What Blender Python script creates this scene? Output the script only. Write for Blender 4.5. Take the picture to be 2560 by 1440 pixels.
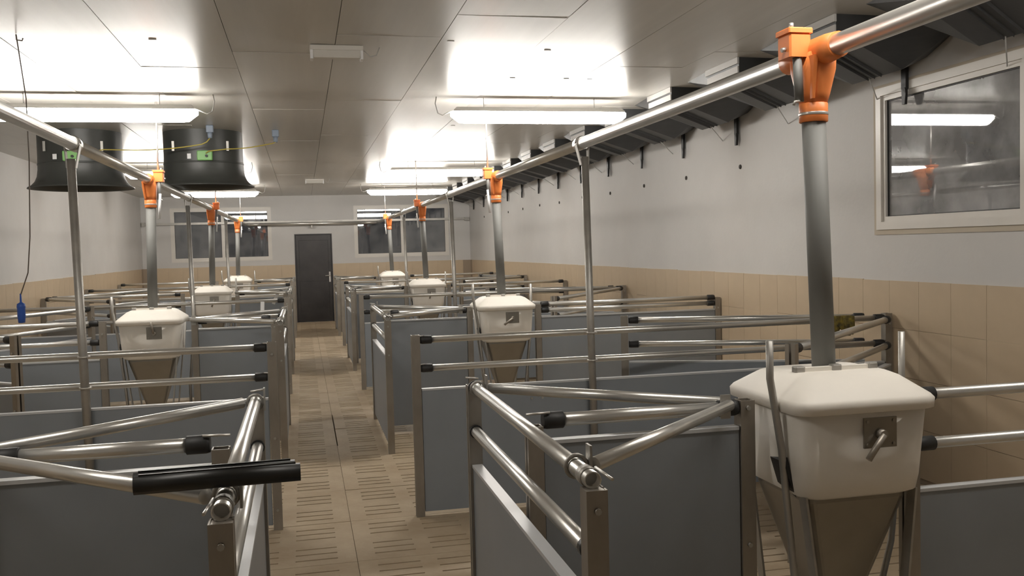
import bpy, bmesh, math, random
from mathutils import Vector, Matrix
random.seed(7)
PI = math.pi
for o in list(bpy.data.objects):
    bpy.data.objects.remove(o)
S = bpy.context.scene
COL = S.collection

# ------------------------------------------------------------------ camera
EYE = 1.65
cd = bpy.data.cameras.new('camera'); cam = bpy.data.objects.new('camera', cd); COL.objects.link(cam)
cd.sensor_fit = 'HORIZONTAL'; cd.sensor_width = 36.0; cd.lens = 2300.0 / 2560.0 * 36.0
cd.clip_start = 0.05; cd.clip_end = 200
_R = Vector((0.97472576, -0.22188482, -0.02601583)); _U = Vector((0.03550708, 0.0388938, 0.9986123)); _F = Vector((0.22056506, 0.97429687, -0.04578927))
cam.matrix_world = Matrix(((_R.x, _U.x, -_F.x, 0), (_R.y, _U.y, -_F.y, 0), (_R.z, _U.z, -_F.z, EYE), (0, 0, 0, 1)))
S.camera = cam
# ------------------------------------------------------------------ world (night outside), exposure
w = bpy.data.worlds.new('night'); S.world = w; w.use_nodes = True
w.node_tree.nodes['Background'].inputs[0].default_value = (0.012, 0.014, 0.02, 1)
w.node_tree.nodes['Background'].inputs[1].default_value = 1.0
S.view_settings.view_transform = 'Standard'; S.view_settings.look = 'None'
S.view_settings.gamma = 1.0; S.view_settings.use_curve_mapping = False
S.view_settings.exposure = 0.0
LAMP_STRENGTH = 58.0
LAMP_COLOR = (1.0, 0.955, 0.89)

# ------------------------------------------------------------------ room numbers (metres)
XL, XR, YF, YB, ZC = -3.50, 3.96, -2.57, 21.95, 2.94
CX = 0.2275                  # middle of the aisle
YFEED = [2.90, 8.27, 13.58, 18.90]   # partitions with feeders
YDIV = [5.60, 10.93, 16.15]          # plain dividers
XPIPE = {1: 1.744, -1: -1.235}
ZPIPE = 2.285
SIDE = {1: 'right', -1: 'left'}
ORD = ['nearest', 'second', 'third', 'farthest']

# ------------------------------------------------------------------ materials
def nm(name):
    m = bpy.data.materials.new(name); m.use_nodes = True
    nt = m.node_tree; b = nt.nodes['Principled BSDF']
    return m, nt, b
def N(nt, t, **kw):
    n = nt.nodes.new(t)
    for k, v in kw.items():
        if k in n.inputs: n.inputs[k].default_value = v
        else: setattr(n, k, v)
    return n
def mat(name, col, rough=0.5, metal=0.0, var=0.0, vscale=6.0, bump=0.0, bscale=60.0, spec=0.5, col2=None, rvar=0.0, stretch=None, coat=0.0):
    m, nt, b = nm(name)
    b.inputs['Base Color'].default_value = (*col, 1); b.inputs['Roughness'].default_value = rough
    b.inputs['Metallic'].default_value = metal; b.inputs['Specular IOR Level'].default_value = spec
    b.inputs['Coat Weight'].default_value = coat
    tc = N(nt, 'ShaderNodeTexCoord')
    src = tc.outputs['Object']
    if stretch:
        mp = N(nt, 'ShaderNodeMapping'); mp.inputs['Scale'].default_value = stretch
        nt.links.new(src, mp.inputs['Vector']); src = mp.outputs['Vector']
    if var > 0 or col2:
        no = N(nt, 'ShaderNodeTexNoise', Scale=vscale, Detail=5.0, Roughness=0.6)
        nt.links.new(src, no.inputs['Vector'])
        ra = N(nt, 'ShaderNodeValToRGB')
        c2 = col2 if col2 else tuple(c * (1 - var) for c in col)
        c1 = col if col2 else tuple(min(1, c * (1 + var)) for c in col)
        ra.color_ramp.elements[0].position = 0.3; ra.color_ramp.elements[1].position = 0.7
        ra.color_ramp.elements[0].color = (*c2, 1); ra.color_ramp.elements[1].color = (*c1, 1)
        nt.links.new(no.outputs['Fac'], ra.inputs['Fac']); nt.links.new(ra.outputs['Color'], b.inputs['Base Color'])
        if rvar > 0:
            mr = N(nt, 'ShaderNodeMapRange'); mr.inputs['To Min'].default_value = rough - rvar; mr.inputs['To Max'].default_value = rough + rvar
            nt.links.new(no.outputs['Fac'], mr.inputs['Value']); nt.links.new(mr.outputs['Result'], b.inputs['Roughness'])
    if bump > 0:
        n2 = N(nt, 'ShaderNodeTexNoise', Scale=bscale, Detail=3.0)
        nt.links.new(src, n2.inputs['Vector'])
        bp = N(nt, 'ShaderNodeBump', Strength=bump, Distance=0.01)
        nt.links.new(n2.outputs['Fac'], bp.inputs['Height']); nt.links.new(bp.outputs['Normal'], b.inputs['Normal'])
    return m
WALL = mat('white_wall_paint', (0.575, 0.563, 0.545), 0.75, var=0.04, vscale=1.2, bump=0.12, bscale=25)
TILE = mat('beige_wall_tile', (0.53, 0.42, 0.29), 0.32, var=0.07, vscale=2.5)
GROUT = mat('tile_grout', (0.34, 0.27, 0.20), 0.9)
CEIL = mat('white_ceiling_board', (0.54, 0.52, 0.48), 0.30, var=0.05, vscale=1.5, stretch=(6, 0.4, 1), spec=0.45)
CEILBACK = mat('ceiling_void', (0.13, 0.115, 0.095), 0.9)
FLOORM = mat('beige_slatted_concrete', (0.46, 0.375, 0.265), 0.65, col2=(0.35, 0.265, 0.17), vscale=3.0, bump=0.15, bscale=40)
PIT = mat('dark_slurry_pit', (0.02, 0.017, 0.014), 0.8)
PANEL = mat('grey_pvc_panel', (0.235, 0.255, 0.276), 0.38, var=0.05, vscale=3, spec=0.5)
STRIP = mat('pale_edge_profile', (0.50, 0.51, 0.52), 0.35)
GALV = mat('galvanised_tube', (0.66, 0.65, 0.62), 0.30, metal=0.8, var=0.06, vscale=3, rvar=0.03)
GALVD = mat('dull_galvanised', (0.40, 0.385, 0.355), 0.45, metal=0.65, var=0.15, vscale=7)
STEEL = mat('stained_steel_post', (0.31, 0.28, 0.24), 0.42, metal=0.55, var=0.22, vscale=5, stretch=(1, 1, 0.4))
HOPPER = mat('stainless_hopper', (0.29, 0.27, 0.235), 0.34, metal=0.65, var=0.08, vscale=4)
BLACK = mat('black_rubber', (0.018, 0.018, 0.018), 0.55)
BLACKP = mat('black_plastic_tube', (0.012, 0.012, 0.011), 0.4)
ORANGE = mat('orange_plastic', (0.80, 0.235, 0.06), 0.42, var=0.08, vscale=12)
WHITEP = mat('white_plastic', (0.83, 0.79, 0.72), 0.5, var=0.03, vscale=5)
GREYPVC = mat('grey_pvc_pipe', (0.165, 0.165, 0.155), 0.58, var=0.06, vscale=3)
DARKIN = mat('dark_inlet_plastic', (0.040, 0.041, 0.042), 0.45, var=0.15, vscale=6, stretch=(1, 5, 1))
FANM = mat('black_fan_plastic', (0.042, 0.044, 0.040), 0.42, var=0.15, vscale=3)
LIGHTIN = mat('pale_inlet_strip', (0.50, 0.49, 0.47), 0.4)
GREEN = mat('green_junction_box', (0.19, 0.42, 0.13), 0.45)
LABELW = mat('white_label', (0.8, 0.8, 0.8), 0.5)
FRAME = mat('white_window_frame', (0.66, 0.63, 0.58), 0.38, var=0.03, vscale=4)
PUTTY = mat('brown_frame_foam', (0.50, 0.44, 0.35), 0.8)
DOORM = mat('dark_door', (0.030, 0.026, 0.025), 0.4, var=0.35, vscale=3)
CHROME = mat('door_handle_metal', (0.62, 0.6, 0.57), 0.3, metal=0.7)
HOUS = mat('lamp_housing', (0.45, 0.44, 0.42), 0.5)
BLUE = mat('blue_plastic', (0.03, 0.10, 0.42), 0.4)
BLUEG = mat('blue_grey_box', (0.20, 0.24, 0.30), 0.5)
CORD = mat('grey_cord', (0.14, 0.12, 0.10), 0.7)
YCAB = mat('yellow_cable', (0.42, 0.34, 0.06), 0.5)
YCLOTH = mat('yellow_black_cloth', (0.30, 0.22, 0.03), 0.85, col2=(0.03, 0.03, 0.025), vscale=25)
STUD = mat('dark_wall_plug', (0.05, 0.045, 0.04), 0.7)
# lit diffuser
m, nt, b = nm('lit_diffuser'); b.inputs['Base Color'].default_value = (0.8, 0.8, 0.8, 1)
b.inputs['Emission Color'].default_value = (*LAMP_COLOR, 1); b.inputs['Emission Strength'].default_value = LAMP_STRENGTH
LIT = m
LITDIM = m.copy(); LITDIM.name = 'lit_diffuser_dimmed'; LITDIM.node_tree.nodes['Principled BSDF'].inputs['Emission Strength'].default_value = LAMP_STRENGTH * 0.68  # weaker emission, tuned for the unseen lamp row over the viewer
DIM = mat('unlit_diffuser', (0.62, 0.60, 0.55), 0.35)
# window glass: fresnel mirror over clear glass with a thin film of dust
m = bpy.data.materials.new('window_glass'); m.use_nodes = True; nt = m.node_tree; nt.nodes.clear()
out = N(nt, 'ShaderNodeOutputMaterial'); fr = N(nt, 'ShaderNodeFresnel', IOR=1.9)
tr = N(nt, 'ShaderNodeBsdfTransparent'); tr.inputs[0].default_value = (0.8, 0.82, 0.82, 1)
gl = N(nt, 'ShaderNodeBsdfGlossy', Roughness=0.015); gl.inputs[0].default_value = (0.95, 0.95, 0.95, 1)
df = N(nt, 'ShaderNodeBsdfDiffuse'); df.inputs[0].default_value = (0.35, 0.35, 0.36, 1)
nz = N(nt, 'ShaderNodeTexNoise', Scale=3.5, Detail=5.0); tcg = N(nt, 'ShaderNodeTexCoord'); nt.links.new(tcg.outputs['Object'], nz.inputs['Vector'])
mrg = N(nt, 'ShaderNodeMapRange'); mrg.inputs['From Min'].default_value = 0.35; mrg.inputs['From Max'].default_value = 0.75
mrg.inputs['To Min'].default_value = 0.10; mrg.inputs['To Max'].default_value = 0.42
nt.links.new(nz.outputs['Fac'], mrg.inputs['Value'])
mx1 = N(nt, 'ShaderNodeMixShader'); mx2 = N(nt, 'ShaderNodeMixShader')
nt.links.new(mrg.outputs['Result'], mx1.inputs[0]); nt.links.new(tr.outputs[0], mx1.inputs[1]); nt.links.new(df.outputs[0], mx1.inputs[2])
nt.links.new(fr.outputs[0], mx2.inputs[0]); nt.links.new(mx1.outputs[0], mx2.inputs[1]); nt.links.new(gl.outputs[0], mx2.inputs[2])
nt.links.new(mx2.outputs[0], out.inputs['Surface'])
GLASS = m
GLASS3 = m.copy(); GLASS3.name = 'dusty_window_glass'
for n_ in GLASS3.node_tree.nodes:
    if n_.bl_idname == 'ShaderNodeMapRange': n_.inputs['To Min'].default_value = 0.34; n_.inputs['To Max'].default_value = 0.8
    if n_.bl_idname == 'ShaderNodeBsdfDiffuse': n_.inputs[0].default_value = (0.52, 0.52, 0.53, 1)

# ------------------------------------------------------------------ mesh helpers
class MB:
    def __init__(s): s.v = []; s.f = []; s.sm = []
    def add(s, vs, fs, smooth=False):
        n = len(s.v); s.v += [tuple(v) for v in vs]
        for k, f in enumerate(fs):
            s.f.append(tuple(i + n for i in f)); s.sm.append(smooth if isinstance(smooth, bool) else smooth[k])
        return s
    def box(s, x0, x1, y0, y1, z0, z1):
        return s.add([(x0, y0, z0), (x1, y0, z0), (x1, y1, z0), (x0, y1, z0), (x0, y0, z1), (x1, y0, z1), (x1, y1, z1), (x0, y1, z1)],
              [(0, 3, 2, 1), (4, 5, 6, 7), (0, 1, 5, 4), (1, 2, 6, 5), (2, 3, 7, 6), (3, 0, 4, 7)])
    def cbox(s, c, d):
        return s.box(c[0] - d[0] / 2, c[0] + d[0] / 2, c[1] - d[1] / 2, c[1] + d[1] / 2, c[2] - d[2] / 2, c[2] + d[2] / 2)
    def bbox(s, x0, x1, y0, y1, z0, z1, r):
        # box with its vertical corners and top edges chamfered
        def ring(a, z): return [(x0 + a, y0 + r, z), (x0 + r, y0 + a, z), (x1 - r, y0 + a, z), (x1 - a, y0 + r, z), (x1 - a, y1 - r, z), (x1 - r, y1 - a, z), (x0 + r, y1 - a, z), (x0 + a, y1 - r, z)]
        return s.loft([ring(0, z0), ring(0, z1 - r), ring(r * 0.6, z1)])
    def loft(s, rings, smooth=False, cap=True):
        n = len(rings[0]); vs = [p for r in rings for p in r]; fs = []; sm = []
        for k in range(len(rings) - 1):
            for i in range(n):
                j = (i + 1) % n
                fs.append((k * n + i, k * n + j, (k + 1) * n + j, (k + 1) * n + i)); sm.append(smooth)
        if cap:
            fs.append(tuple(range(n))[::-1]); sm.append(False)
            b = (len(rings) - 1) * n; fs.append(tuple(b + i for i in range(n))); sm.append(False)
        return s.add(vs, fs, sm)
    def tube(s, pts, r, seg=12, cap=True):
        pts = [Vector(p) for p in pts]; rings = []; prev = None
        for i, p in enumerate(pts):
            d = (pts[min(i + 1, len(pts) - 1)] - pts[max(i - 1, 0)]).normalized()
            if prev is None:
                a = Vector((0, 0, 1)) if abs(d.z) < 0.9 else Vector((1, 0, 0))
                u = d.cross(a).normalized()
            else: u = (prev - d * prev.dot(d)).normalized()
            prev = u; v = d.cross(u); rr = r[i] if isinstance(r, (list, tuple)) else r
            rings.append([p + u * rr * math.cos(2 * PI * k / seg) + v * rr * math.sin(2 * PI * k / seg) for k in range(seg)])
        return s.loft(rings, True, cap)
    def lathe(s, prof, c=(0, 0, 0), seg=24, cap=True):
        rings = [[(c[0] + r * math.cos(2 * PI * k / seg), c[1] + r * math.sin(2 * PI * k / seg), c[2] + z) for k in range(seg)] for r, z in prof]
        return s.loft(rings, True, cap)
    def extr(s, poly, z0, z1):
        return s.loft([[(x, y, z0) for x, y in poly], [(x, y, z1) for x, y in poly]])
    def hull(s, pts):
        bm = bmesh.new()
        for p in pts: bm.verts.new(p)
        bmesh.ops.convex_hull(bm, input=bm.verts)
        bm.verts.ensure_lookup_table(); bm.verts.index_update()
        used = [v for v in bm.verts if v.link_faces]; ix = {v: i for i, v in enumerate(used)}
        s.add([v.co[:] for v in used], [tuple(ix[v] for v in f.verts) for f in bm.faces]); bm.free(); return s
    def mesh(s, name):
        me = bpy.data.meshes.new(name); me.from_pydata(s.v, [], s.f); me.polygons.foreach_set('use_smooth', s.sm); me.update()
        bm = bmesh.new(); bm.from_mesh(me); bmesh.ops.recalc_face_normals(bm, faces=bm.faces); bm.to_mesh(me); bm.free()
        return me
def put(name, me, mt=None, parent=None, loc=(0, 0, 0), rot=(0, 0, 0)):
    if isinstance(me, MB): me = me.mesh(name)
    o = bpy.data.objects.new(name, me); COL.objects.link(o)
    if mt and not me.materials: me.materials.append(mt)
    o.location = loc; o.rotation_euler = rot
    if parent: o.parent = parent
    return o
def tag(o, label, cat, group=None):
    o['label'] = label; o['category'] = cat
    if group: o['group'] = group
    return o
def struct(o): o['kind'] = 'structure'; return o
def thing(name, label, cat, loc=(0, 0, 0), rz=0, group=None):
    o = bpy.data.objects.new(name, None); COL.objects.link(o); o.location = loc; o.rotation_euler = (0, 0, rz)
    o.empty_display_size = 0.1
    return tag(o, label, cat, group)
def rrect(hx, hy, r, z, n=4, cx=0, cy=0):
    pts = []
    for sx, sy, a0 in ((1, 1, 0), (-1, 1, 90), (-1, -1, 180), (1, -1, 270)):
        for k in range(n + 1):
            a = math.radians(a0 + 90 * k / n)
            pts.append((cx + sx * (hx - r) + r * math.cos(a), cy + sy * (hy - r) + r * math.sin(a), z))
    return pts

# ================================================================== THE SETTING
# ---- floor: slatted concrete slabs over a dark pit
floor = struct(put('floor', MB().box(XL - 0.3, XR + 0.3, YF - 0.3, YB + 0.3, -0.62, -0.55), PIT))
SX, SY = 1.862, 0.745
gx = [(0.1 + k * 0.3125, 0.1 + k * 0.3125 + 0.222) for k in range(5)]
gy = [(a - 0.0075, a + 0.0075) for a in (0.108, 0.197, 0.288, 0.469, 0.561, 0.654)]
def slab_mesh():
    g = 0.0012
    xs = [g] + [v for p in gx for v in p] + [SX - g]; ys = [0.003] + [v for p in gy for v in p] + [SY - 0.003]
    mb = MB(); zt, zb = 0.0, -0.09
    vid = {}
    def V(i, j, z):
        k = (i, j, z)
        if k not in vid: vid[k] = len(mb.v); mb.v.append((xs[i], ys[j], z))
        return vid[k]
    def F(*a): mb.f.append(a); mb.sm.append(False)
    hole = lambda i, j: 0 <= i < len(xs) - 1 and 0 <= j < len(ys) - 1 and i % 2 == 1 and j % 2 == 1
    for i in range(len(xs) - 1):
        for j in range(len(ys) - 1):
            if hole(i, j):
                q = [(i, j), (i + 1, j), (i + 1, j + 1), (i, j + 1)]
                for a in range(4):
                    p0, p1 = q[a], q[(a + 1) % 4]
                    F(V(*p0, zt), V(*p0, zb), V(*p1, zb), V(*p1, zt))
            else: F(V(i, j, zt), V(i + 1, j, zt), V(i + 1, j + 1, zt), V(i, j + 1, zt))
    nx, ny = len(xs) - 1, len(ys) - 1
    for j in range(ny):
        F(V(0, j, zt), V(0, j + 1, zt), V(0, j + 1, zb), V(0, j, zb)); F(V(nx, j, zt), V(nx, j, zb), V(nx, j + 1, zb), V(nx, j + 1, zt))
    for i in range(nx):
        F(V(i, 0, zt), V(i, 0, zb), V(i + 1, 0, zb), V(i + 1, 0, zt)); F(V(i, ny, zt), V(i + 1, ny, zt), V(i + 1, ny, zb), V(i, ny, zb))
    me = bpy.data.meshes.new('floor_slab'); me.from_pydata(mb.v, [], mb.f); me.update(); return me
slab = slab_mesh(); slab.materials.append(FLOORM)
for j in range(33):
    y0 = 4.879 + (j - 10) * SY
    for c in (0, 1):
        dz = random.uniform(-0.002, 0.002)
        gap = 0.007 if 7.2 < y0 < 9.0 and c == 0 else 0
        put('floor_slab', slab, None, floor, (CX + c * SX + gap, y0, dz))
        put('floor_slab', slab, None, floor, (CX - c * SX, y0 + SY, random.uniform(-0.002, 0.002)), (0, 0, PI))

# ---- walls with openings
def wall_box(axis, a0, a1, z0, z1, t0, t1, holes):
    """axis 'x': wall runs along x, thickness t0..t1 in y ; holes (a0,a1,z0,z1)"""
    A = sorted({a0, a1, *[h[0] for h in holes], *[h[1] for h in holes]}); Z = sorted({z0, z1, *[h[2] for h in holes], *[h[3] for h in holes]})
    mb = MB()
    for i in range(len(A) - 1):
        for k in range(len(Z) - 1):
            ca, cz = (A[i] + A[i + 1]) / 2, (Z[k] + Z[k + 1]) / 2
            if any(h[0] < ca < h[1] and h[2] < cz < h[3] for h in holes): continue
            if axis == 'x': mb.box(A[i], A[i + 1], t0, t1, Z[k], Z[k + 1])
            else: mb.box(t0, t1, A[i], A[i + 1], Z[k], Z[k + 1])
    me = mb.mesh('wall')
    bm = bmesh.new(); bm.from_mesh(me); bmesh.ops.remove_doubles(bm, verts=bm.verts, dist=1e-5)
    ctr = {}
    for f in bm.faces: ctr.setdefault(tuple(round(c, 4) for c in f.calc_center_median()), []).append(f)
    bmesh.ops.delete(bm, geom=[f for l in ctr.values() if len(l) > 1 for f in l], context='FACES')
    bm.to_mesh(me); bm.free(); return me
W1 = (-2.88, -0.68, 1.465, 2.69); W2 = (1.20, 3.44, 1.465, 2.69); W3 = (4.36, 5.76, 1.695, 2.675); D1 = (-0.174, 0.68, 0.0, 2.05)
wall_back = struct(put('wall_back', wall_box('x', XL, XR, -0.1, ZC + 0.1, YB, YB + 0.3, [W1, W2, D1]), WALL))
wall_right = struct(put('wall_right', wall_box('y', YF - 0.2, YB + 0.3, -0.1, ZC + 0.1, XR, XR + 0.3, [W3]), WALL))
wall_left = struct(put('wall_left', wall_box('y', YF - 0.2, YB + 0.3, -0.1, ZC + 0.1, XL - 0.3, XL, []), WALL))
wall_front = struct(put('wall_front', wall_box('x', XL, XR, -0.1, ZC + 0.1, YF - 0.3, YF, []), WALL))
# ---- tile wainscot: every tile a piece
TW, TH, ZT = 0.309, 0.327, 1.345
trow = [ZT - (k + 1) * TH for k in range(4)]
tile = MB().box(-TW / 2 + 0.0014, TW / 2 - 0.0014, -0.006, 0.006, 0.0014, TH - 0.0014).mesh('tile'); tile.materials.append(TILE)
def tiles(wall, axis, pos, a0, a1, rot, skip=()):
    k = 0; a = a0
    while a + TW <= a1 + 0.02:
        c = a + TW / 2
        for z in trow:
            if any(s[0] < c < s[1] for s in skip): continue
            zz = z + (random.uniform(-0.003, 0.003) if z == trow[0] else 0)
            p = (c, pos, zz) if axis == 'x' else (pos, c, zz)
            put('tile', tile, None, wall, p, rot)
        a += TW
def grout(wall, axis, pos, a0, a1, holes=()):
    segs = []; cur = a0
    for h in holes: segs.append((cur, h[0])); cur = h[1]
    segs.append((cur, a1)); mb = MB()
    for s0, s1 in segs:
        if axis == 'x': mb.box(s0, s1, pos - 0.003, pos + 0.003, 0, ZT - 0.004)
        else: mb.box(pos - 0.003, pos + 0.003, s0, s1, 0, ZT - 0.004)
    o = put('tile_bed', mb, GROUT, wall)
def far_tiles(wall, x, a0, a1):
    mb = MB(); a = a0
    while a + TW <= a1 + 1e-6:
        for z in trow: mb.box(x - 0.006, x + 0.006, a + 0.0014, a + TW - 0.0014, z + 0.0014, z + TH - 0.0014)
        a += TW
    o = put('tile_rest', mb, TILE, wall); o['kind'] = 'stuff'
y0r = 4.695 - TW * 6
tiles(wall_right, 'y', XR - 0.005, y0r, YB, (0, 0, PI / 2)); grout(wall_right, 'y', XR - 0.002, YF, YB); far_tiles(wall_right, XR - 0.005, y0r - TW * 17, y0r)
y0l = 4.695 + TW * 5
tiles(wall_left, 'y', XL + 0.005, y0l, YB, (0, 0, PI / 2)); grout(wall_left, 'y', XL + 0.002, YF, YB); far_tiles(wall_left, XL + 0.005, y0l - TW * 28, y0l)
tiles(wall_back, 'x', YB - 0.005, D1[0] - 0.004 - TW * 10, D1[0], (0, 0, 0)); tiles(wall_back, 'x', YB - 0.005, D1[1] + 0.004, XR, (0, 0, 0)); grout(wall_back, 'x', YB - 0.002, XL, XR, [(D1[0] - 0.06, D1[1] + 0.06)])
# ---- ceiling boards
ceiling = struct(put('ceiling', MB().box(XL - 0.2, XR + 0.2, YF - 0.2, YB + 0.2, ZC + 0.012, ZC + 0.1), CEILBACK))
cw = 0.6385; cl = 2.44
xs = [0.883 + k * cw for k in range(-7, 6)]
xs = [XL] + [x for x in xs if XL + 0.1 < x < XR - 0.1] + [XR]
cboards = {}
for i in range(len(xs) - 1):
    x0, x1 = xs[i], xs[i + 1]
    k = round((x0 - 0.883) / cw)
    ys0 = 5.10 - 0.55 * k
    while ys0 > YF: ys0 -= cl
    y = ys0
    while y < YB:
        ya, yb = max(y, YF), min(y + cl, YB)
        if yb - ya > 0.05:
            key = (round(x1 - x0, 3), round(yb - ya, 3))
            if key not in cboards:
                wx, wy = (x1 - x0) / 2 - 0.0018, (yb - ya) / 2 - 0.0018
                mb = MB().box(-wx, wx, -wy, wy, 0, 0.013)
                cboards[key] = mb.mesh('ceiling_board'); cboards[key].materials.append(CEIL)
            put('ceiling_board', cboards[key], None, ceiling, ((x0 + x1) / 2, (ya + yb) / 2, ZC - random.uniform(0, 0.003)), (random.uniform(-.0012, .0012), random.uniform(-.003, .003), 0))
        y += cl
clip = MB().bbox(-0.022, 0.022, -0.006, 0.006, 0.0, 0.004, .001).mesh('board_clip'); clip.materials.append(LIGHTIN)
for (x, y) in [(-0.83, 5.9), (-1.64, 7.15), (-0.98, 7.2), (1.63, 5.95), (1.62, 6.95), (2.05, 6.95), (2.24, 6.95), (0.95, 5.75), (1.6, 9.7), (0.75, 10.6), (1.9, 12.3), (2.4, 12.3)]:
    put('board_clip', clip, None, ceiling, (x, y, ZC - 0.004))
# ---- windows
def window(name, axis, a0, a1, z0, z1, pos, inward, panes, kind):
    """pos: wall face coordinate; inward: +1/-1 direction to the room"""
    o = struct(bpy.data.objects.new(name, None)); COL.objects.link(o)
    def B(mb, p0, p1, q0, q1, d0, d1):
        u, v = sorted((pos + inward * d0, pos + inward * d1))
        if axis == 'x': mb.box(p0, p1, u, v, q0, q1)
        else: mb.box(u, v, p0, p1, q0, q1)
        return mb
    f = 0.055
    mb = MB(); B(mb, a0, a1, z0, z0 + f, -.06, .015); B(mb, a0, a1, z1 - f, z1, -.06, .015); B(mb, a0, a0 + f, z0 + f, z1 - f, -.06, .015); B(mb, a1 - f, a1, z0 + f, z1 - f, -.06, .015)
    put('window_frame', mb, FRAME, o)
    mb = MB(); g = 0.035
    B(mb, a0 - g, a1 + g, z0 - g, z0, -.005, .006); B(mb, a0 - g, a1 + g, z1, z1 + g * .6, -.005, .006); B(mb, a0 - g, a0, z0, z1, -.005, .006); B(mb, a1, a1 + g, z0, z1, -.005, .006)
    put('window_surround', mb, PUTTY if kind else WALL, o)
    for (p0, p1) in panes:
        s = 0.035; mb = MB(); zz0, zz1 = z0 + f, z1 - f
        B(mb, p0, p1, zz0, zz0 + s, -.05, .0); B(mb, p0, p1, zz1 - s, zz1, -.05, .0); B(mb, p0, p0 + s, zz0 + s, zz1 - s, -.05, .0); B(mb, p1 - s, p1, zz0 + s, zz1 - s, -.05, .0)
        sa = put('sash', mb, FRAME, o)
        put('pane', B(MB(), p0 + s - .004, p1 - s + .004, zz0 + s - .004, zz1 - s + .004, -.032, -.026), GLASS3 if kind else GLASS, sa)
        mb = MB(); t = 0.007
        B(mb, p0 + s, p1 - s, zz0 + s, zz0 + s + t, -.026, -.018); B(mb, p0 + s, p1 - s, zz1 - s - t, zz1 - s, -.026, -.018); B(mb, p0 + s, p0 + s + t, zz0 + s + t, zz1 - s - t, -.026, -.018); B(mb, p1 - s - t, p1 - s, zz0 + s + t, zz1 - s - t, -.026, -.018)
        put('gasket', mb, BLACK, sa)
    return o
window('window_1', 'x', *W1, YB, -1, [(-2.83, -1.75), (-1.75, -0.73)], 0)
window('window_2', 'x', *W2, YB, -1, [(1.25, 2.33), (2.33, 3.39)], 0)
w3 = window('window_3', 'y', *W3, XR, -1, [(4.41, 5.71)], 1)
# ---- door
d = struct(bpy.data.objects.new('door_1', None)); COL.objects.link(d)
put('door_leaf', MB().bbox(-0.15, 0.656, YB + 0.0, YB + 0.05, 0.01, 2.025, 0.006), DOORM, d)
mb = MB(); mb.box(-0.174, -0.152, YB - 0.012, YB + 0.08, 0, 2.05); mb.box(0.658, 0.68, YB - 0.012, YB + 0.08, 0, 2.05); mb.box(-0.152, 0.658, YB - 0.012, YB + 0.08, 2.027, 2.05)
put('door_frame', mb, DOORM, d)
put('handle_plate', MB().bbox(0.585, 0.625, YB - 0.012, YB, 0.92, 1.16, 0.005), CHROME, d)
put('door_handle', MB().tube([(0.605, YB - 0.01, 1.07), (0.605, YB - 0.055, 1.07), (0.50, YB - 0.06, 1.065)], 0.011, 10), CHROME, d)
put('door_kick_panel', MB().bbox(-0.08, 0.585, YB - 0.006, YB, 0.15, 0.95, 0.004), DOORM, d)
put('door_upper_panel', MB().bbox(-0.08, 0.585, YB - 0.006, YB, 1.1, 1.9, 0.004), DOORM, d)

# ================================================================== FEED PIPES
RP = 0.036
def feed_pipe(s):
    o = thing('feed_pipe', f'long galvanised overhead feed pipe running along the {SIDE[s]} side', 'pipe', (XPIPE[s], 0, ZPIPE))
    ye = YB - 0.45
    joints = [YF + 0.05] + [y + 0.02 for y in YDIV] + [ye]
    for a, bb in zip(joints[:-1], joints[1:]):
        put('pipe_section', MB().tube([(0, a, 0), (0, bb - 0.004, 0)], RP, 20), GALV, o)
    for y in joints[1:-1]:
        put('pipe_coupling', MB().tube([(0, y - 0.06, 0), (0, y + 0.06, 0)], RP + 0.004, 20), GALV, o)
    # corner bend into the cross pipe at the back wall
    put('pipe_bend', MB().tube([(0, ye - 0.004, 0)] + [(-s * 0.3 * (1 - math.cos(t)), ye + 0.3 * math.sin(t), 0) for t in [PI / 2 * k / 6 for k in range(7)]], RP, 16), GALV, o)
for s in (1, -1): feed_pipe(s)
o = thing('cross_pipe', 'galvanised pipe crossing the back wall above the door', 'pipe', (CX, YB - 0.15, ZPIPE))
put('pipe_section', MB().tube([(XPIPE[-1] + .3 - CX, 0, 0), (XPIPE[1] - .3 - CX, 0, 0)], RP, 16), GALV, o)
put('bracket', MB().box(-0.012, 0.012, -0.02, 0.15, -0.10, -RP), GALVD, o)
o = thing('wall_rail', 'grey steel mounting rail across the back wall, crossing both windows', 'rail', (CX, YB - 0.04, 2.34))
put('rail_bar', MB().box(XL - CX + 0.03, XR - CX - 0.02, -0.03, 0.015, -0.03, 0.02), GALVD, o)
put('end_bracket', MB().box(XR - CX - 0.14, XR - CX - 0.02, -0.05, 0.02, -0.05, 0.03), GALVD, o)
put('end_bracket', MB().box(XL - CX + 0.02, XL - CX + 0.09, -0.05, 0.02, -0.05, 0.04), GALVD, o)
put('upright', MB().box(3.28, 3.31, -0.03, 0.0, 0.02, 0.24), BLACK, o)

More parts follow.
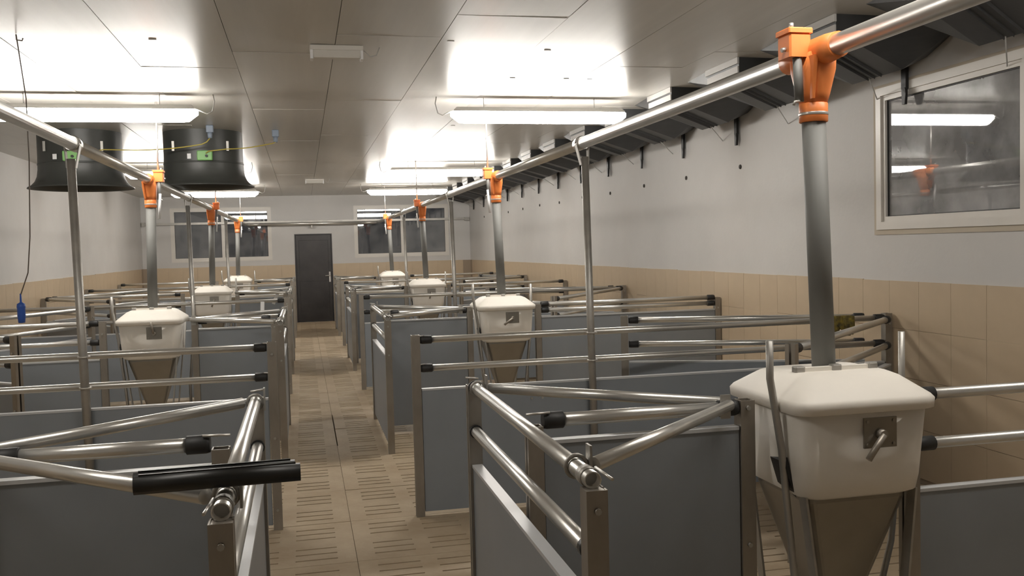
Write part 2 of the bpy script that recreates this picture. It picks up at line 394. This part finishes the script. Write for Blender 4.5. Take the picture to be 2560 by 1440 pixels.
# ---- drops: orange outlet, drop pipe
def feed_drop(s, k, bottom_off=0.03, low=None):
    x, y = XPIPE[s], YFEED[k]
    mx = lambda a, b: tuple(sorted((s * a, s * b)))
    o = thing('feed_drop', f'orange feed outlet and grey drop pipe, {ORD[k]} on the {SIDE[s]} feed pipe', 'feed outlet', (x, y, ZPIPE), group='orange feed outlets')
    put('outlet_saddle', MB().tube([(0, -0.16, 0), (0, -0.10, 0), (0, 0.10, 0), (0, 0.16, 0)], [RP + .007, RP + .012, RP + .012, RP + .007], 20), ORANGE, o)
    mb = MB(); mb.bbox(*mx(-0.115, -0.035), -0.05, 0.035, -0.02, 0.06, 0.006); mb.bbox(*mx(-0.12, -0.03), -0.055, 0.04, 0.06, 0.078, 0.004)
    sb = put('slide_box', mb, ORANGE, o)
    put('bolt', MB().tube([(-s * 0.098, -0.03, 0.078), (-s * 0.098, -0.03, 0.096)], 0.008, 8), CHROME, sb)
    put('bolt', MB().tube([(-s * 0.114, -0.02, 0.01), (-s * 0.13, -0.02, 0.005)], 0.008, 8), CHROME, sb)
    rings = [rrect(.052, .085, .03, -0.005), rrect(.056, .078, .035, -0.06), rrect(.05, .058, .045, -0.14), rrect(.045, .045, .044, -0.175)]
    put('outlet_funnel', MB().loft(rings, True), ORANGE, o)
    put('funnel_rib', MB().hull([(-.052, -.094, -.02), (-.036, -.094, -.02), (-.052, -.06, -.02), (-.036, -.06, -.02), (-.036, -.054, -.16), (-.026, -.054, -.16), (-.036, -.04, -.16), (-.026, -.04, -.16)]), ORANGE, o)
    co = put('collar', MB().lathe([(.046, -.235), (.0485, -.233), (.0485, -.172), (.046, -.17)], seg=20), ORANGE, o)
    put('hose_clip', MB().lathe([(.0495, -.212), (.0502, -.211), (.0502, -.203), (.0495, -.202)], seg=20), CHROME, co)
    if low is None:
        put('drop_pipe', MB().tube([(0, 0, -0.22), (bottom_off, 0, 1.185 - ZPIPE)], 0.0405, 20), GREYPVC, o)
    rod = put('slide_rod', MB().tube([(-s * 0.078, -0.03, -0.01), (-s * 0.072, -0.032, -0.17)], 0.0155, 12), GREYPVC, o)
    put('rod_hook', MB().tube([(-s * 0.073, -0.04, -0.168), (-s * 0.10, -0.05, -0.172), (-s * 0.104, -0.05, -0.184)], 0.005, 6), GALVD, rod)
    if k > 0:
        put('pull_rod', MB().tube([(-s * 0.085, -0.045, -0.12), (-s * 0.07, -0.045, -0.33)], 0.011, 8), LABELW, o)
        put('hanger_rod', MB().tube([(-s * 0.07, 0.0, 0.06), (-s * 0.075, 0.0, ZC - ZPIPE - 0.004)], 0.0085, 8), CHROME, o)
    return o
for k in range(4): feed_drop(1, k)
for k in range(1, 4): feed_drop(-1, k, -0.02)

# ---- support poles under the feed pipes
for s in (1, -1):
    for k, y in enumerate(YDIV):
        o = thing('support_pole', f'slim galvanised pole holding up the {SIDE[s]} feed pipe, {ORD[k]} one', 'pole', (XPIPE[s] + 0.0, y - 0.055, 0), group='pipe support poles')
        put('pole_tube', MB().tube([(0.03, 0, 0.0), (0, 0, ZPIPE - 0.09)], 0.0235, 14), GALVD, o)
        mb = MB()
        for q in (-1, 1): mb.hull([(q * .02, -.012, ZPIPE - .14), (q * .025, -.012, ZPIPE - .14), (q * .02, .03, ZPIPE - .14), (q * .025, .03, ZPIPE - .14), (q * .037, .03, ZPIPE - .01), (q * .042, .03, ZPIPE - .01), (q * .037, .08, ZPIPE - .01), (q * .042, .08, ZPIPE - .01)])
        put('pipe_cradle', mb, GALVD, o)
        put('pipe_band', MB().tube([(RP * 1.15 * math.cos(t), .055, ZPIPE + RP * 1.15 * math.sin(t)) for t in [PI * i / 10 for i in range(11)]], 0.007, 6), GALVD, o)
        for z in (1.09, 0.915):
            mb = MB(); mb.tube([(.02 + .03 * math.cos(t), .03 + 0.06 * (0.5 + 0.5 * math.sin(t)) - .06, z) for t in [2 * PI * i / 14 for i in range(15)]], 0.006, 6)
            put('rail_clamp', mb, CHROME, o)

# ================================================================== FEEDERS
def feeder(s, k, lever):
    x = (1.785 if (s, k) == (1, 0) else XPIPE[s] + (0.03 if s > 0 else -0.02)); y = YFEED[k]
    if (s, k) == (1, 0): lab = 'large white feed hopper with lever plate at the right edge of the view'
    else: lab = f'white plastic feed hopper on slanted legs, {ORD[k]} in the {SIDE[s]} row'
    o = thing('feeder', lab, 'feeder', (x, y, 0), group='white pig feeders')
    put('tub', MB().loft([rrect(.195, .195, .06, .785), rrect(.222, .222, .065, .80), rrect(.228, .228, .06, .85), rrect(.244, .244, .06, 1.085)], True), WHITEP, o)
    lid = put('lid', MB().loft([rrect(.254, .254, .06, 1.076), rrect(.264, .264, .065, 1.080), rrect(.266, .266, .065, 1.110), rrect(.256, .256, .06, 1.122), rrect(.19, .17, .05, 1.178), rrect(.165, .13, .04, 1.190), rrect(.15, .115, .035, 1.192)], True), WHITEP, o)
    put('hinge_bar', MB().box(-.155, .155, -.062, -.04, 1.190, 1.206), WHITEP, lid)
    for hx in (-.14, 0, .14):
        put('hinge_clip', MB().bbox(hx - .018, hx + .018, -.068, -.036, 1.190, 1.212, .004), GALVD, lid)
    pl = put('lever_plate', MB().box(-.02, .10, -.250, -.243, .958, 1.058), HOPPER, o)
    for bx, bz in ((-.008, .97), (.088, .97), (-.008, 1.046), (.088, 1.046)):
        put('rivet', MB().tube([(bx, -.250, bz), (bx, -.254, bz)], .005, 8), STEEL, pl)
    put('knob', MB().tube([(.038, -.250, 1.005), (.038, -.275, 1.005)], [.018, .014], 12), STEEL, pl)
    a = math.radians(lever); L = .098
    put('lever', MB().tube([(.038, -.272, 1.005), (.038 + L * math.cos(a), -.276, 1.005 + L * math.sin(a))], .0105, 8), STEEL, pl)
    rings = [rrect(.185, .185, .03, .80), rrect(.185, .185, .03, .77), rrect(.06, .07, .02, .34), rrect(.055, .06, .02, .22)]
    put('funnel', MB().loft(rings, False), HOPPER, o)
    for sx in (-1, 1):
        for sy in (-1, 1):
            p0 = Vector((sx * .205, sy * .185, .80)); p1 = Vector((sx * .125, sy * .2, .12))
            mb = MB(); mb.hull([(p0.x - .004, p0.y - .022, p0.z), (p0.x + .004, p0.y - .022, p0.z), (p0.x - .004, p0.y + .022, p0.z), (p0.x + .004, p0.y + .022, p0.z), (p1.x - .004, p1.y - .022, p1.z), (p1.x + .004, p1.y - .022, p1.z), (p1.x - .004, p1.y + .022, p1.z), (p1.x + .004, p1.y + .022, p1.z)])
            put('leg', mb, GALVD, o)
    put('trough', MB().lathe([(.10, .0), (.27, .0), (.30, .14), (.292, .14), (.262, .02), (.10, .02)], seg=28, cap=False), HOPPER, o)
    put('side_bracket', MB().hull([(-.228, -.16, .82), (-.228, -.06, .82), (-.215, -.16, .79), (-.255, -.15, .91), (-.255, -.06, .91), (-.24, -.15, .925)]), BLACK, o)
    put('water_pipe', MB().tube([(-.295, -.14, 1.315), (-.295, -.14, 1.19), (-.288, -.14, 1.15), (-.256, -.14, .95), (-.215, -.14, .52), (-.19, -.14, .16)], .0125, 10), GALVD, o)
    qx = .40 if (s, k) == (1, 0) else .31
    put('water_pipe', MB().tube([(qx, .14, 1.29), (qx, .14, 1.1), (qx - .01, .14, .9), (qx - .05, .14, .5), (.26, .14, .17)], .0125, 10), GALVD, o)
    return o
lev = {(1, 0): 232, (1, 1): 215, (1, 2): 250, (1, 3): 250, (-1, 1): 100, (-1, 2): 250, (-1, 3): 250}
for (s, k), a in lev.items(): feeder(s, k, a)

# ================================================================== PENS
Z1, Z2, ZP_ = 1.09, 0.915, 0.79
RT = 0.0205
def post_mesh(h):
    t = .004; a = .026
    return MB().extr([(-a, -a), (a, -a), (a, -a + .02), (a - t, -a + .02), (a - t, -a + t), (-a + t, -a + t), (-a + t, a - t), (a - t, a - t), (a - t, a - .02), (a, a - .02), (a, a), (-a, a)], 0, h).mesh('post')
PM = {h: post_mesh(h) for h in (1.12, 1.06, 1.10, 1.078)}
bolt_me = MB().tube([(0, 0, 0), (0, -.009, 0)], .008, 8).mesh('bolt')
def post(par, x, y, h=1.12, rz=0, bolts=(1.05, .55, .12)):
    p = put('post', PM[h], STEEL, par, (x, y, 0), (0, 0, rz))
    for z in bolts: put('bolt', bolt_me, GALVD, p, (0, -.026, z))
    return p
def railtube(par, p0, p1, r=RT, caps=True, m=None, name='rail'):
    p0, p1 = Vector(p0), Vector(p1); d = (p1 - p0).normalized()
    put(name, MB().tube([p0 + d * .03, p1 - d * .03], r, 16), m or GALV, par)
    if caps:
        for a, q in ((p0, 1), (p1, -1)):
            put('end_cap', MB().tube([a, a + d * q * .012, a + d * q * .068, a + d * q * .07], [r + .003, r + .006, r + .006, r + .003], 14), BLACK, par)
def panel(par, p0, p1, z0, z1, t=.034, strip=True):
    p0, p1 = Vector((*p0, 0)), Vector((*p1, 0)); L = (p1 - p0).length; a = math.atan2(p1.y - p0.y, p1.x - p0.x)
    q = put('panel', MB().box(0, L, -t / 2, t / 2, z0, z1 - .012), PANEL, par, p0, (0, 0, a))
    if strip: put('top_profile', MB().box(0, L, -t / 2 - .003, t / 2 + .003, z1 - .012, z1), STRIP, par, p0, (0, 0, a))
    return q
# ---- plain dividers between pens
for s in (1, -1):
    xw = XR if s > 0 else XL
    for k, y in enumerate(YDIV):
        xa = CX + s * .425
        o = thing('pen_divider', f'grey pen divider with two top rails on the {SIDE[s]}, {ORD[k]} plain one', 'partition', (xa, y, 0), group='plain pen dividers')
        L = abs(xw - xa) - .02
        post(o, 0, 0, 1.12, PI if s > 0 else 0)
        post(o, s * (L - .03), 0, 1.12, 0 if s > 0 else PI)
        for z in (Z1, Z2):
            railtube(o, (s * .03, 0, z), (s * (L - .06), 0, z))
            put('lock_pin', MB().tube([(-s * .01, -.02, z + .022), (s * .05, -.02, z + .026)], .004, 6), CHROME, o)
        panel(o, (s * .03, 0), (s * (L - .06), 0), .03, ZP_)
        for bx in (.72, .79): put('bolt', bolt_me, GALVD, o, (s * bx, -.014, .69))
        put('panel_foot', MB().box(min(s * .32, s * .36), max(s * .32, s * .36), -.035, .035, 0, .03), STEEL, o)
# ---- feeder partitions: aisle part and wall part
def feeder_partition(s, k):
    y = YFEED[k]; xa = CX + s * .49
    o = thing('feeder_partition', f'short tall grey panel with one rail between aisle and feeder, {ORD[k]} on the {SIDE[s]}', 'partition', (xa, y, 0), group='aisle-side feeder partitions')
    L = .75 if s > 0 else .66
    post(o, 0, 0, 1.06, PI if s > 0 else 0, (1.0, .5)); post(o, s * L, -.0, 1.10, 0 if s > 0 else PI, (1.075, .6))
    railtube(o, (s * .03, 0, 1.075), (s * (L - .03), 0, 1.075), .0225)
    put('lock_pin', MB().tube([(-s * .03, -.02, 1.102), (s * .05, -.02, 1.104)], .004, 6), CHROME, o)
    panel(o, (s * .03, 0), (s * (L - .03), 0), .06, 1.012)
    xb = CX + s * 1.885; xw = XR if s > 0 else XL; L2 = abs(xw - xb) - .02
    o2 = thing('wall_partition', f'grey pen partition with two rails between wall and feeder, {ORD[k]} on the {SIDE[s]}', 'partition', (xb, y, 0), group='wall-side feeder partitions')
    post(o2, 0, 0, 1.10, PI if s > 0 else 0, (1.0,)); post(o2, s * (L2 - .03), 0, 1.10, 0 if s > 0 else PI, (1.0,))
    z1, z2, zp = (1.075, .895, .735) if (s, k) == (1, 0) else (1.09, .93, .99 if k == 1 and s == 1 else .79)
    if zp == .99: z1, z2 = 1.10, 1.045
    for z in (z1, z2): railtube(o2, (s * .03, 0, z), (s * (L2 - .06), 0, z))
    panel(o2, (s * .03, 0), (s * (L2 - .06), 0), .03, zp)
for s in (1, -1):
    for k in range(4): feeder_partition(s, k)
# ---- aisle fronts with braces
def clamp(par, p, d):
    mb = MB(); p = Vector(p); d = Vector(d).normalized(); u = d.cross(Vector((0, 0, 1))).normalized()
    mb.tube([p + u * .028 * math.cos(t) + Vector((0, 0, 1)) * .028 * math.sin(t) for t in [2 * PI * i / 14 for i in range(15)]], .0055, 6, False)
    put('clamp_ring', mb, GALVD, par)
    q = p + u * .034
    mb = MB(); a = d * .018; bb = u * .003
    mb.hull([q + a + bb + Vector((0, 0, .052)), q - a + bb + Vector((0, 0, .052)), q + a - bb + Vector((0, 0, .052)), q - a - bb + Vector((0, 0, .052)), q + a + bb - Vector((0, 0, .03)), q - a + bb - Vector((0, 0, .03)), q + a - bb - Vector((0, 0, .03)), q - a - bb - Vector((0, 0, .03))])
    put('clamp_plate', mb, GALVD, par)
def aisle_front(s, k):
    y = YFEED[k]; x = CX + s * .418
    o = thing('aisle_front', f'low grey aisle gate with two tubes and angled braces, {ORD[k]} on the {SIDE[s]}', 'gate', (x, y, 0), group='aisle-side gates')
    ya, yb = -.86, .70
    post(o, 0, ya, 1.078, 0, (1.03, .80)); put('post_cap', MB().box(-.024, .024, ya - .024, ya + .024, 1.06, 1.076), STEEL, o); post(o, 0, yb, 1.10, PI, (1.0, .6))
    for z in (1.095, .918):
        seg = 16; rg = [[(r * math.cos(2 * PI * q / seg), yy, z + r * math.sin(2 * PI * q / seg)) for q in range(seg)] for yy, r in ((yb - .02, .0215), (ya + .005, .0215), (ya + .004, .018), (ya + .10, .018))]
        put('rail', MB().loft(rg, True, True), GALV, o)
    for z in (1.095, .918):
        put('seal_ring', MB().tube([(0, yb - .045, z), (0, yb - .03, z)], .0265, 14), BLACK, o)
        put('seal_ring', MB().tube([(0, ya + .03, z), (0, ya + .07, z)], .0245, 14), BLACKP if z < 1 else GALVD, o)
    put('lock_pin', MB().tube([(s * .018, ya + .04, 1.116), (s * .03, ya - .05, 1.108)], .004, 6), CHROME, o)
    put('lock_pin', MB().tube([(-s * .03, yb, 1.13), (s * .02, yb - .01, 1.125)], .004, 6), CHROME, o)
    panel(o, (s * .002, ya + .03), (s * .002, yb - .03), .06, .785)
    c = Vector((s * .752, .0, 1.085))
    for yy, zz in ((ya + .14, 1.098), (yb - .10, 1.098)):
        e = Vector((s * .045, yy, zz)); dd = (e - c).normalized()
        off = Vector((0, .03 if yy > 0 else -.03, .004))
        put('brace', MB().tube([c + off, e], .0195, 14), GALV, o)
        clamp(o, (0, yy, zz), (0, 1, 0))
    clamp(o, (s * .735, -.0, 1.075), (1, 0, 0))
for s in (1, -1):
    for k in range(4): aisle_front(s, k)
# ---- slanted corner gates by the walls
def corner_gate(label, p, q):
    o = thing('corner_gate', label, 'gate', (p[0], p[1], 0), group='slanted corner gates')
    d = Vector((q[0] - p[0], q[1] - p[1], 0)); L = d.length; a = math.atan2(d.y, d.x); o.rotation_euler = (0, 0, a)
    post(o, L, 0, 1.12, 0, (1.0, .6))
    for z in (Z1, Z2): railtube(o, (.04, 0, z), (L - .03, 0, z))
    panel(o, (.04, 0), (L - .03, 0), .03, ZP_)
corner_gate('slanted corner gate in front of the nearest right divider, ending behind the big hopper', (3.86, 5.50), (2.39, 4.20))
corner_gate('slanted corner gate at the right wall, just behind the nearest right divider', (3.86, 5.72), (2.26, 6.32))
corner_gate('slanted corner gate in front of the second right divider', (3.86, 10.83), (2.51, 9.15))
corner_gate('slanted corner gate behind the second right divider', (3.86, 11.05), (2.31, 11.62))
corner_gate('slanted corner gate in front of the third right divider', (3.86, 16.05), (2.48, 14.69))
corner_gate('slanted corner gate behind the third right divider', (3.86, 16.28), (3.35, 17.6))
corner_gate('slanted corner gate at the left edge, in front of the second left partition', (-3.40, 8.15), (-1.95, 6.92))
corner_gate('slanted corner gate at the left wall, below the left ceiling fan', (-3.40, 8.40), (-2.24, 10.62))
corner_gate('slanted corner gate at the left wall, in front of the third left partition', (-3.40, 13.45), (-2.3, 12.1))
corner_gate('slanted corner gate at the left wall, behind the third left partition', (-3.40, 13.72), (-2.3, 15.6))

# ================================================================== CEILING THINGS
ZLAMP = 2.80
def lamp(x, y, label, cable_side):
    o = thing('tube_lamp', label, 'lamp', (x, y, ZLAMP), group='lit tube lamps')
    h = .77
    prof = lambda k, zc: None
    ring = lambda xx, sc, half: [(xx, -.052 * sc, 0.0), (xx, -.05 * sc, -.05 * sc), (xx, -.03 * sc, -.08 * sc), (xx, 0, -.088 * sc), (xx, .03 * sc, -.08 * sc), (xx, .05 * sc, -.05 * sc), (xx, .052 * sc, 0.0), (xx, 0.03 * sc, .012), (xx, -.03 * sc, .012)]
    put('diffuser', MB().loft([ring(-h - .02, .35, 0), ring(-h + .05, .95, 0), ring(-h + .1, 1, 0), ring(h - .1, 1, 0), ring(h - .05, .95, 0), ring(h + .02, .35, 0)], True), LITDIM if y < 5 else LIT, o)
    put('housing', MB().loft([[(-h, -.05, .013), (h, -.05, .013), (h, .05, .013), (-h, .05, .013)], [(-h, -.05, .022), (h, -.05, .022), (h, .05, .022), (-h, .05, .022)], [(-h + .03, -.028, .05), (h - .03, -.028, .05), (h - .03, .028, .05), (-h + .03, .028, .05)]]), HOUS, o)
    for q in (-.5, .5): put('hanger_wire', MB().tube([(q, 0, .045), (q, 0, ZC - ZLAMP - .002)], .003, 6), HOUS, o)
    c = cable_side
    put('cable', MB().tube([(c * (h + .0), 0, .02), (c * (h + .05), 0, .0), (c * (h + .09), 0, -.02), (c * (h + .13), 0, .0), (c * (h + .15), 0, .08), (c * (h + .14), 0, ZC - ZLAMP - .003)], .005, 6), HOUS, o)
LN = ['unseen one added above the viewer', 'nearest in view', 'middle one in view', 'farthest']
for k, y in enumerate((2.48, 7.86, 13.7, 18.3)):  # first row is out of view, added to light the near end
    lamp(2.07, y, f'lit fluorescent tube lamp on the ceiling in the right row, {LN[k]}', -1)
    lamp(-1.572, y, f'lit fluorescent tube lamp on the ceiling in the left row, {LN[k]}', 1)
def small_lamp(y, label):
    o = thing('small_lamp', label, 'lamp', (.255, y, ZC - .004), group='small unlit ceiling lamps')
    put('housing', MB().bbox(-.165, .165, -.05, .05, -.03, 0, .004), FRAME, o)
    put('diffuser', MB().loft([[(-.15, -.042, -.03), (.15, -.042, -.03), (.15, .042, -.03), (-.15, .042, -.03)], [(-.145, -.03, -.075), (.145, -.03, -.075), (.145, .03, -.075), (-.145, .03, -.075)]]), DIM, o)
    for q in (-1, 1): put('end_clip', MB().box(q * .155 - .008, q * .155 + .008, -.045, .045, -.085, -.03), LABELW, o)
    put('cable', MB().tube([(.165, 0, -.02), (.21, 0, -.06), (.25, 0, -.05), (.27, 0, .0)], .004, 6), HOUS, o)
small_lamp(5.97, 'small unlit white ceiling lamp, the nearer one over the aisle')
small_lamp(16.9, 'small unlit white ceiling lamp, the far one over the aisle')
# ---- exhaust fans
def fan(x, y, label, boxx):
    o = thing('exhaust_fan', label, 'fan', (x, y, 2.36), group='black exhaust fans')
    put('bell', MB().lathe([(.405, ZC - 2.36 + .004), (.405, .33), (.408, .19), (.418, .12), (.44, .07), (.475, .032), (.51, .012), (.515, .0), (.50, .004), (.46, .022), (.41, .08), (.385, .19), (.385, ZC - 2.36 - .05)], seg=48, cap=False), FANM, o)
    put('seam_band', MB().lathe([(.406, .235), (.411, .237), (.411, .252), (.406, .254)], seg=48, cap=False), FANM, o)
    put('cover', MB().lathe([(.0, ZC - 2.36 - .05), (.384, ZC - 2.36 - .05)], seg=32, cap=False), BLACK, o)
    put('motor', MB().lathe([(.07, .2), (.09, .22), (.09, .42), (.0, .43)], seg=16), FANM, o)
    g = put('junction_box', MB().loft([rrect(.075, .05, .012, -.035), rrect(.075, .05, .012, .03), rrect(.068, .043, .01, .036)]), GREEN, o, (boxx, -.415, .30), (PI / 2, 0, 0))
    put('cable_gland', MB().tube([(.02, -.006, .036), (.02, -.006, .055)], .014, 10), BLACK, g)
    put('rating_label', MB().box(-.02, .02, -.004, .004, -.026, .026), LABELW, o, (boxx - .155, -.40, .297), (0, 0, -.3))
    for q in (-.27, .27): put('strap', MB().box(q - .012, q + .012, -.318, -.295, .36, .46), GALVD, o)
    return o
fan(-2.22, 10.4, 'black bell-shaped exhaust fan with green box, nearer the left wall', .0)
fan(-0.995, 10.4, 'black bell-shaped exhaust fan with green box, nearer the aisle', .05)
def jbox(x, y, label):
    o = thing('ceiling_socket', label, 'socket', (x, y, ZC - .003), group='ceiling sockets')
    put('socket_body', MB().bbox(-.035, .035, -.03, .03, -.07, 0, .006), BLUEG, o)
    put('plug', MB().tube([(0, -.01, -.07), (0, -.015, -.13)], [.026, .02], 12), BLUEG, o)
jbox(-.865, 9.75, 'blue-grey ceiling socket above the fan nearer the aisle')
jbox(-.235, 10.1, 'blue-grey ceiling socket to the right of the fans')
def sag(p, q, s, n=14):
    p, q = Vector(p), Vector(q); return [p.lerp(q, t / n) - Vector((0, 0, s * 4 * (t / n) * (1 - t / n))) for t in range(n + 1)]
tag(put('power_cable', MB().tube([(-.865, 9.735, ZC - .13), (-.90, 9.74, 2.77)] + sag((-.95, 9.76, 2.75), (-1.62, 9.92, 2.71), .015) + [(-1.9, 9.95, 2.72), (-2.15, 9.94, 2.68)], .006, 6), YCAB), 'thin yellow cable from the socket to the fan by the left wall', 'cable')
tag(put('power_cable', MB().tube([(-.235, 10.085, ZC - .13), (-.27, 10.05, 2.79)] + sag((-.35, 10.0, 2.77), (-.72, 9.92, 2.72), .01) + [(-.9, 9.93, 2.70), (-.93, 9.945, 2.68)], .006, 6), YCAB), 'thin yellow cable from the right socket to the fan nearer the aisle', 'cable')
# ---- air inlets along the right wall
IN0, IND = 4.205, 1.215
names = ['first', 'second', 'third', 'fourth', 'fifth', 'sixth', 'seventh', 'eighth', 'ninth', 'tenth', 'eleventh', 'twelfth', 'thirteenth', 'fourteenth', 'fifteenth']
def inlet_meshes():
    f0, f1 = -.60, -.08
    body = MB().hull([(3.05, f0, ZC), (3.05, f1, ZC), (3.05, f0, 2.835), (3.05, f1, 2.835), (3.10, -.56, ZC), (3.10, .40, ZC), (3.72, -.27, 2.695), (3.72, .27, 2.695), (3.60, -.57, 2.915), (3.60, .56, 2.915), (3.60, -.57, ZC), (3.60, .56, ZC),
                      (XR - .012, -.57, ZC), (XR - .012, .56, ZC), (XR - .012, -.54, 2.92), (XR - .012, .54, 2.92), (XR - .012, -.2, 2.79), (XR - .012, .2, 2.79)]).mesh('inlet_body')
    rib = MB()
    for t in (-.07, 0.0, .07): rib.hull([(3.10, -.33 + t - .009, 2.826), (3.10, -.33 + t + .009, 2.826), (3.71, t - .009, 2.699), (3.71, t + .009, 2.699), (3.10, -.33 + t, 2.808), (3.71, t, 2.683)])
    fl = MB().box(3.036, 3.05, f0 - .005, f1 + .005, 2.895, 2.938).mesh('front_strip'); fl2 = MB().box(3.04, 3.05, f0, f1 - .02, 2.832, 2.878).mesh('front_strip')
    st = MB(); st.box(3.922, 3.945, -.024, .024, 2.62, 2.85); st.hull([(3.92, -.018, 2.63), (3.945, -.018, 2.63), (3.92, .018, 2.63), (3.945, .018, 2.63), (3.915, -.032, 2.585), (3.948, .032, 2.585), (3.92, -.014, 2.52), (3.94, -.014, 2.52), (3.92, .014, 2.52), (3.94, .014, 2.52)])
    cr = MB().tube([(3.70, .05, 2.70), (XR - .005, .33, 2.60)], .004, 5)
    return body, rib.mesh('rib'), fl, fl2, st.mesh('strap'), cr.mesh('pull_cord')
ib, ir, i1, i2, ist, icr = inlet_meshes()
n = 0
for k in range(15):
    y = IN0 + k * IND
    if y > YB - .6: break
    o = thing('air_inlet', f'dark ceiling air inlet on the right wall, {names[k]} counted from the front', 'air inlet', (0, y, 0), group='dark air inlets')
    put('inlet_body', ib, DARKIN, o); put('rib', ir, DARKIN, o); put('front_strip', i1, LIGHTIN, o); put('front_strip', i2, LIGHTIN, o); put('strap', ist, BLACK, o); put('pull_cord', icr, LIGHTIN, o)
    n = k
plug = MB().lathe([(.0, -.006), (.022, -.004), (.02, .006), (.0, .01)], seg=8).mesh('wall_plug')
for k in range(11):
    y = 7.83 + k * 1.225
    if y > YB - 0.5: break
    o = tag(put('wall_plug', plug, STUD, None, (XR - .004, y, 2.315 + random.uniform(-.012, .012)), (0, -PI / 2, 0)), f'small dark plug on the right wall below the inlets, {names[k]} from the front', 'wall plug', 'dark wall plugs')

# ================================================================== SMALL THINGS
o = thing('hanging_cord', 'thin cord hanging from the ceiling on the left, blue weight at its end', 'cord', (-1.56, 5.84, ZC - .003))
put('cord_line', MB().tube([(0, 0, 0), (.036, 0, -.365), (.036, 0, -.72), (.02, 0, -1.16), (0, 0, -1.37), (-.046, 0, -1.50)], .0035, 6), CORD, o)
put('ceiling_hook', MB().tube([(0, 0, 0), (.0, 0, -.03), (.03, 0, -.035), (.035, 0, -.02)], .004, 6), CORD, o)
put('blue_weight', MB().lathe([(.004, .03), (.006, -.02), (.022, -.03), (.024, -.05), (.022, -.055), (.022, -.10), (.018, -.14), (.0, -.142)], (-.046, 0, -1.52), 16), BLUE, o)
for i, (dy, dz, lab, x0, x1) in enumerate([(0, 0, 'black plastic tube lying across the nearest left gate, lower one in front', -.372, -.022), (.046, -.002, 'black plastic tube lying across the nearest left gate, partly hidden behind the other', -.38, -.034)]):
    o = thing('black_tube', lab, 'tube', ((x0 + x1) / 2, 2.10 + dy, 1.155 + dz), .035, 'black tubes on the left gate')
    h = (x1 - x0) / 2; seg = 12
    rings = [[(xx, r * math.cos(2 * PI * q / seg), r * math.sin(2 * PI * q / seg)) for q in range(seg)] for xx, r in ((-h, .017), (-h, .0205), (h, .0205), (h, .017), (h - .06, .016), (-h + .06, .016), (-h, .017))]
    put('tube_wall', MB().loft(rings, True, False), BLACKP, o)
    put('ridge', MB().box(-h + .01, h - .01, -.003, .003, .019, .0235), BLACKP, o)
o = thing('yellow_cloth', 'crumpled yellow and black cloth hung over a rail near the right wall', 'cloth', (3.445, 5.60, 1.112))
for i in range(9):
    a = -.08 + i * .018 + random.uniform(-.008, .008); L = random.uniform(.07, .17); sgn = -1 if i % 2 else 1
    d = Vector((-1, 0, 0)); nrm = Vector((0, 1, 0))
    pts = [d * (a - .1) + nrm * (sgn * .03), d * (a - .1) + nrm * (sgn * .028) + Vector((0, 0, -L * .5)), d * (a - .1 + random.uniform(-.03, .03)) + nrm * (sgn * .045) + Vector((0, 0, -L))]
    mb = MB(); rg = []
    for p, ww in zip([Vector((0, 0, .005)) + d * (a - .1)] + pts, (.02, .026, .03, .012)):
        rg.append([p + d * ww - nrm * .004, p + d * ww + nrm * .004, p - d * ww + nrm * .004, p - d * ww - nrm * .004])
    put('cloth_fold', mb.loft(rg, True), YCLOTH, o)
tag(put('white_tag', MB().bbox(-.022, .022, -.004, .004, -.055, .055, .003), LABELW, None, (-.47, 10.905, 1.03), (0, .05, 0)), 'short white plastic strip hanging on the second left divider', 'tag')
tag(put('white_strap', MB().bbox(-.022, .022, -.004, .004, -.10, .10, .003), LIGHTIN, None, (-.375, 13.0, 1.03), (0, .42, 0)), 'slanted pale strip leaning by the third left partition', 'strap')
